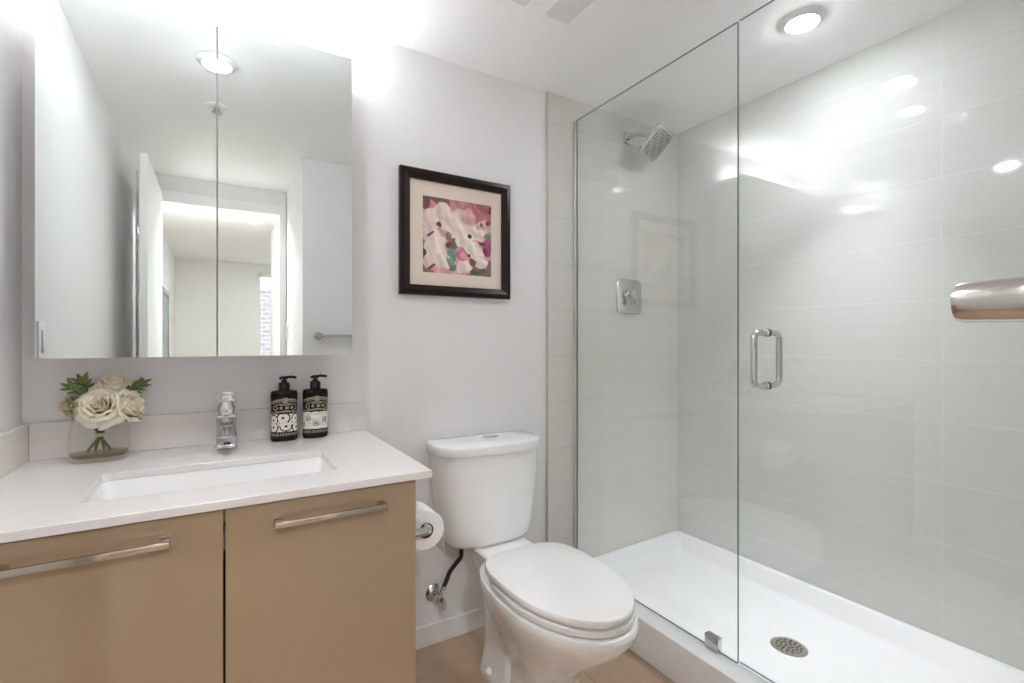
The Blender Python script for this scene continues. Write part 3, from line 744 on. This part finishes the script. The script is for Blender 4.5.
FX0, FX1, FZ0, FZ1 = 0.576, 1.047, 1.330, 1.803
bm = bmesh.new()
def fr_ring(i, y): return [Vector((FX0 + i, y, FZ0 + i)), Vector((FX1 - i, y, FZ0 + i)), Vector((FX1 - i, y, FZ1 - i)), Vector((FX0 + i, y, FZ1 - i))]
loft(bm, [fr_ring(0.0, -0.001), fr_ring(0.0, -0.020), fr_ring(0.004, -0.024), fr_ring(0.018, -0.026), fr_ring(0.030, -0.021), fr_ring(0.0385, -0.017), fr_ring(0.0385, -0.006), fr_ring(0.0385, -0.001), fr_ring(0.0, -0.001)], False, False)
obj('frame', bm, M['wood'], fp_, 20)
P0, P1, Q0, Q1 = 0.668, 0.962, 1.418, 1.708
bm = bmesh.new()
def mt_ring(x0, x1, z0, z1, y): return [Vector((x0, y, z0)), Vector((x1, y, z0)), Vector((x1, y, z1)), Vector((x0, y, z1))]
loft(bm, [mt_ring(FX0 + .038, FX1 - .038, FZ0 + .038, FZ1 - .038, -0.0060), mt_ring(FX0 + .038, FX1 - .038, FZ0 + .038, FZ1 - .038, -0.0085), mt_ring(P0, P1, Q0, Q1, -0.0085), mt_ring(P0, P1, Q0, Q1, -0.0060), mt_ring(FX0 + .038, FX1 - .038, FZ0 + .038, FZ1 - .038, -0.0060)], False, False)
obj('mat_board', bm, M['matboard'], fp_, 0)
bm = paint_grid(floral, 150, 150, lambda u, w: (P0 - 0.002 + u * (P1 - P0 + 0.004), -0.0062, Q0 - 0.002 + w * (Q1 - Q0 + 0.004)))
obj('print', bm, M['print'], fp_, 0)

# ------------------------------------------------------------------ soap bottles
def label1(u, w):
    blk, gold, wht = (20, 17, 15), (150, 138, 120), (222, 216, 206)
    x = (u - 0.5) * 2
    if w > 0.93: return blk
    if abs(w - (0.88 - 0.10 * x * x)) < 0.018 and abs(x) < 0.85: return gold
    if abs(w - (0.84 - 0.12 * x * x)) < 0.010 and abs(x) < 0.7: return gold
    if abs(x) < 0.09 and 0.80 < w < 0.92: return gold
    if w > 0.55:
        e = (x / 0.62) ** 2 + ((w - 0.69) / 0.10) ** 2
        if 0.80 < e < 1.1: return gold
        if e < 0.8 and abs(w - 0.69) < 0.030 and math.sin(26 * x) > -0.3 and abs(x) < 0.42: return gold
        if e < 0.8 and abs(w - 0.755) < 0.012 and abs(x) < 0.25: return gold
        if abs(w - (0.60 + 0.02 * math.cos(6 * x))) < 0.012 and abs(x) < 0.8: return gold
        return blk
    if w > 0.15:
        best = 9
        for (a, b, r) in ((-.62, .42, .16), (-.1, .46, .17), (.55, .44, .15), (-.62, .26, .17), (.02, .27, .15), (.62, .24, .18), (-.25, .34, .09), (.3, .36, .1), (.9, .36, .1), (-.95, .34, .1)):
            d = math.hypot((x - a) * 0.42, (w - b)) / r
            best = min(best, d)
        if best < 0.16: return blk
        if best < 0.62: return wht
        if best < 0.78: return blk
        if best < 1.05: return wht
        return blk
    if 0.06 < w < 0.12: return (140, 132, 116) if math.sin(60 * x) > -0.4 and abs(x) < 0.85 else (44, 38, 30)
    return (34, 30, 22)
def label2(u, w):
    x = (u - 0.5) * 2
    if w > 0.54 or w <= 0.15: return label1(u, w)
    wht, blk = (226, 222, 214), (30, 27, 25)
    for (a, b, r) in ((-.45, .40, .085), (.4, .36, .085), (-.05, .27, .07), (-.8, .26, .07), (.85, .24, .07), (.9, .46, .06)):
        d = math.hypot((x - a) * 0.42, w - b) / r
        if d < 0.3: return blk
        if 0.62 < d < 0.80: return blk
    v = math.sin(34 * x + 5 * math.sin(40 * w)) * math.sin(70 * w + 3 * math.sin(16 * x))
    return (96, 92, 88) if v > 0.62 else wht
def bottle(x, y, lab, fn, turn=0.0):
    t = thing('soap_bottle', lab, 'soap bottle', (x, y, ZT), 'pump bottles on the worktop')
    rx, ry = 0.0385, 0.025
    def er(f, z, p=2.3, add=0.0):
        out = []
        for i in range(48):
            a = 2 * math.pi * i / 48; c, s = math.cos(a), math.sin(a)
            vx, vy = (rx * f + add) * math.copysign(abs(c) ** (2 / p), c), (ry * f + add) * math.copysign(abs(s) ** (2 / p), s)
            out.append(Vector((x + vx * math.cos(turn) - vy * math.sin(turn), y + vx * math.sin(turn) + vy * math.cos(turn), ZT + z)))
        return out
    bm = bmesh.new(); loft(bm, [er(0.93, 0.0005), er(0.99, 0.003), er(1.0, 0.008), er(0.985, 0.05), er(0.955, 0.09), er(0.97, 0.12), er(1.0, 0.150), er(0.99, 0.155), er(0.90, 0.1575), er(0.42, 0.160)]); obj('body', bm, M['black_gloss'], t, 50)
    def pos(u, w):
        a = math.radians(180 + 180 * u); z = 0.010 + 0.138 * w
        f = 1.0 - 0.045 * math.sin(math.pi * (z - 0.008) / 0.142) ** 1.0
        c, s = math.cos(a), math.sin(a); p = 2.3
        vx, vy = (rx * f + 0.0012) * math.copysign(abs(c) ** (2 / p), c), (ry * f + 0.0012) * math.copysign(abs(s) ** (2 / p), s)
        return (x + vx * math.cos(turn) - vy * math.sin(turn), y + vx * math.sin(turn) + vy * math.cos(turn), ZT + z)
    obj('label', paint_grid(fn, 110, 130, pos), M['label'], t, 60)
    bm = bmesh.new(); lathe(bm, [(0.0165, 0.1595), (0.0165, 0.180), (0.015, 0.183), (0.009, 0.184), (0.009, 0.190)], (x, y, ZT), n=32); obj('collar', bm, M['black'], t)
    bm = bmesh.new(); lathe(bm, [(0.0055, 0.189), (0.0055, 0.193), (0.011, 0.194), (0.011, 0.201), (0.008, 0.203)], (x, y, ZT), n=28)
    tube(bm, smooth_path([(x - 0.014, y, ZT + 0.1965), (x, y, ZT + 0.1985), (x + 0.018, y - 0.006, ZT + 0.2005), (x + 0.034, y - 0.012, ZT + 0.198)]), 0.0042, 12); obj('pump_head', bm, M['black'], t)
bottle(0.185, -0.060, 'black pump bottle with round black and white pattern, nearer the faucet', label1, 0.05)
bottle(0.279, -0.053, 'black pump bottle with fine lacy white pattern, farther from the faucet', label2, 0.05)

# ------------------------------------------------------------------ vase and flowers
VX, VY = -0.261, -0.096
vs = thing('glass_vase', 'small clear oval glass vase on the worktop holding flowers', 'vase', (VX, VY, ZT))
def vr(rx, ry, z): return egg(VX, VY, rx, ry, ry, ZT + z, 2.6, 2.6, 56)
bm = bmesh.new()
outer = [(.053, .032, .0004), (.060, .037, .004), (.0625, .039, .02), (.0635, .040, .05), (.0615, .038, .085), (.058, .036, .104), (.057, .0355, .108)]
inner = [(.054, .033, .108), (.055, .033, .102), (.0585, .0355, .085), (.0605, .037, .05), (.0595, .036, .02), (.056, .033, .012), (.03, .015, .010)]
loft(bm, [vr(*a) for a in outer + inner]); obj('glass', bm, M['vase_glass'], vs, 60)
bm = bmesh.new(); loft(bm, [vr(.054, .031, .0125), vr(.058, .0345, .018), vr(.059, .0353, .024), vr(.056, .033, .0245)]); obj('water', bm, M['amber'], vs, 60)

BIND = Vector((-0.261, -0.090, 0.909))
def petal(bm, c, ax, phi, r0, r1, h, wid, curl, seed, nu=8, nv=7):
    X, Y, Z = ax; g = []
    q = random.Random(seed); w1, w2 = q.uniform(-1, 1), q.uniform(0, 6)
    for j in range(nv + 1):
        t = j / nv; row = []
        wt = wid * (0.35 + 0.65 * math.sin(math.pi * min(1, 0.12 + 0.62 * t)))
        rad = r0 + (r1 - r0) * (t ** 0.8) + curl * max(0, t - 0.62) ** 2 * 2.2
        for i in range(nu + 1):
            s = 2 * i / nu - 1
            a = phi + s * wt
            z = h * math.sin(t * math.pi * 0.5) * (1 - 0.22 * s * s * t) - curl * max(0, t - 0.72) ** 2 * 2.4
            rr = rad + 0.0022 * math.sin(5 * s + w2) * t * t + 0.0025 * w1 * t * s
            row.append(bm.verts.new(c + X * (rr * math.cos(a)) + Y * (rr * math.sin(a)) + Z * z))
        g.append(row)
    for j in range(nv):
        for i in range(nu): bm.faces.new((g[j][i], g[j][i + 1], g[j + 1][i + 1], g[j + 1][i]))

def rose(label, c, axis, R, open_, m, seed, name='rose', tail=None):
    c = Vector(c); ax = basis(axis); t = thing(name, label, 'flower', c, 'roses in the vase')
    base = c - ax[2] * R * 0.75; bm = bmesh.new(); q = random.Random(seed)
    layers = [(3, .10, .14, 1.28, .95, 0), (4, .18, .30, 1.26, .85, .02), (5, .28, .50, 1.20, .75, .12), (5, .38, .74, 1.06, .70, .30), (6, .45, .98, .86, .66, .55)]
    if open_ > 0.8: layers.append((5, .5, 1.22, .58, .66, .8))
    for k, (n, a, b, h, w, cu) in enumerate(layers):
        for i in range(n):
            petal(bm, base, ax, 2 * math.pi * (i + 0.5 * (k % 2)) / n + q.uniform(-.15, .15) + k * .7, R * a, R * b * (0.62 + 0.38 * open_), R * h * q.uniform(.94, 1.05), w * (1.15 if k < 3 else 1), R * cu * open_ * q.uniform(.7, 1.2), seed * 100 + k * 10 + i)
    o = obj('bloom', bm, m, t, 180, weld=False); sm = o.modifiers.new('thick', 'SOLIDIFY'); sm.thickness = 0.0007
    bm = bmesh.new(); end = Vector(tail) if tail else BIND
    tube(bm, smooth_path([base + ax[2] * 0.004, base - ax[2] * 0.012, BIND.lerp(base, 0.35), BIND + (end - BIND) * 0.08, end], 6), 0.0036, 10)
    lathe(bm, [(0.004, -0.010), (R * 0.35, 0.0), (R * 0.42, 0.006), (0.004, 0.008)], base, ax[2], 14)
    obj('stem', bm, M['stem'], t)
    return t
zb_ = ZT + 0.0265
rose('large open cream rose at the middle of the vase', (-0.260, -0.104, 0.990), (-0.10, -0.86, 0.42), 0.043, 1.0, M['petal'], 1, tail=(-0.285, -0.104, zb_))
rose('upright cream rose at the top of the bouquet', (-0.234, -0.066, 1.046), (0.08, -0.30, 0.95), 0.042, 0.52, M['petal'], 2, tail=(-0.238, -0.100, zb_))
rose('cream rose leaning out on the right of the bouquet', (-0.197, -0.090, 0.984), (0.80, -0.50, 0.28), 0.048, 0.66, M['petal'], 3, tail=(-0.272, -0.090, zb_))
rose('small blush rose half hidden at the left of the bouquet', (-0.335, -0.058, 0.990), (-0.75, -0.55, 0.25), 0.030, 0.7, M['petal_pink'], 4, tail=(-0.25, -0.106, zb_))
def blade(bm, p, d, up, L, w):
    d = Vector(d).normalized(); up = Vector(up); s = d.cross(up).normalized(); up = s.cross(d).normalized(); n = 7; prev = None
    for i in range(n + 1):
        t = i / n; ww = w * math.sin(math.pi * (0.06 + 0.94 * t)) ** 0.8 if t < 1 else 0.0002
        c = Vector(p) + d * (L * t) - up * (L * 0.25 * t * t)
        row = [bm.verts.new(c - s * ww + up * ww * 0.25), bm.verts.new(c), bm.verts.new(c + s * ww + up * ww * 0.25)]
        if prev:
            for k in range(2): bm.faces.new((prev[k], prev[k + 1], row[k + 1], row[k]))
        prev = row
def sprig(label, root, tip, seed, n, L, spread):
    t = thing('leaf_sprig', label, 'greenery', root, 'leaf sprigs in the vase'); q = random.Random(seed); root, tip = Vector(root), Vector(tip)
    bm = bmesh.new(); tube(bm, smooth_path([BIND, BIND.lerp(root, .6), root, root.lerp(tip, .5), tip], 5), 0.0018, 8); obj('stem', bm, M['stem'], t)
    d = (tip - root).normalized(); side = d.cross(Vector((0.1, -1, 0.2))).normalized()
    bm = bmesh.new()
    for i in range(n):
        f = i / (n - 1); p = root.lerp(tip, 0.05 + .95 * f)
        for sgn in (-1, 1):
            dd = d * (0.55 + 0.5 * f) + side * sgn * spread * q.uniform(.7, 1.1) + Vector((0, -0.35 * q.uniform(.2, 1), 0.1))
            blade(bm, p, dd, (0, -0.6, 0.8), L * q.uniform(.75, 1.1), L * 0.17)
    blade(bm, tip, d, (0, -0.7, 0.7), L, L * .17)
    o = obj('leaves', bm, M['leaf'], t, 180, weld=False); sm = o.modifiers.new('thick', 'SOLIDIFY'); sm.thickness = 0.0006
sprig('green leaf sprig rising at the upper left of the bouquet', (-0.290, -0.055, 1.010), (-0.304, -0.052, 1.044), 3, 5, 0.030, 0.9)
sprig('short green leaf sprig in front of the upper left sprig', (-0.287, -0.068, 1.000), (-0.318, -0.078, 1.030), 8, 4, 0.030, 0.8)
sprig('green leaf sprig fanning out right of the top rose', (-0.205, -0.055, 1.010), (-0.178, -0.052, 1.034), 5, 5, 0.028, 0.9)
sprig('green leaf sprig below the right rose over the vase rim', (-0.235, -0.080, 0.962), (-0.196, -0.090, 0.952), 9, 3, 0.026, 0.8)
fl = thing('filler_flower', 'cluster of tiny pale green buds left of the large open rose', 'flower', (-0.309, -0.080, 0.985))
bm = bmesh.new(); tube(bm, smooth_path([BIND, (-0.285, -0.068, 0.95), (-0.306, -0.075, 0.975)], 6), 0.002, 8); q = random.Random(11); ends = []
for i in range(70):
    d = Vector((q.gauss(0, 1), q.gauss(-0.5, 1), q.gauss(0.2, 1))).normalized(); p = Vector((-0.309, -0.075, 0.985)) + Vector((d.x * .030, d.y * .024, d.z * .030)); ends.append(p)
    tube(bm, [Vector((-0.306, -0.075, 0.975)), p], 0.0007, 5)
obj('stem', bm, M['stem'], fl)
bm = bmesh.new()
for k, p in enumerate(ends):
    t = bmesh.new(); bmesh.ops.create_icosphere(t, subdivisions=1, radius=q.uniform(.0026, .0042))
    for vt in t.verts: vt.co += p
    _merge(bm, t)
bd = obj('buds', bm, M['leaf_light'], fl, 60); bd['kind'] = 'stuff'
bn = thing('stem_binding', 'pale tie around the flower stems inside the vase', 'tie', BIND)
bm = bmesh.new(); lathe(bm, [(0.0105, -0.004), (0.0125, -0.003), (0.0125, 0.003), (0.0105, 0.004)], BIND, n=24); obj('band', bm, M['twine'], bn)
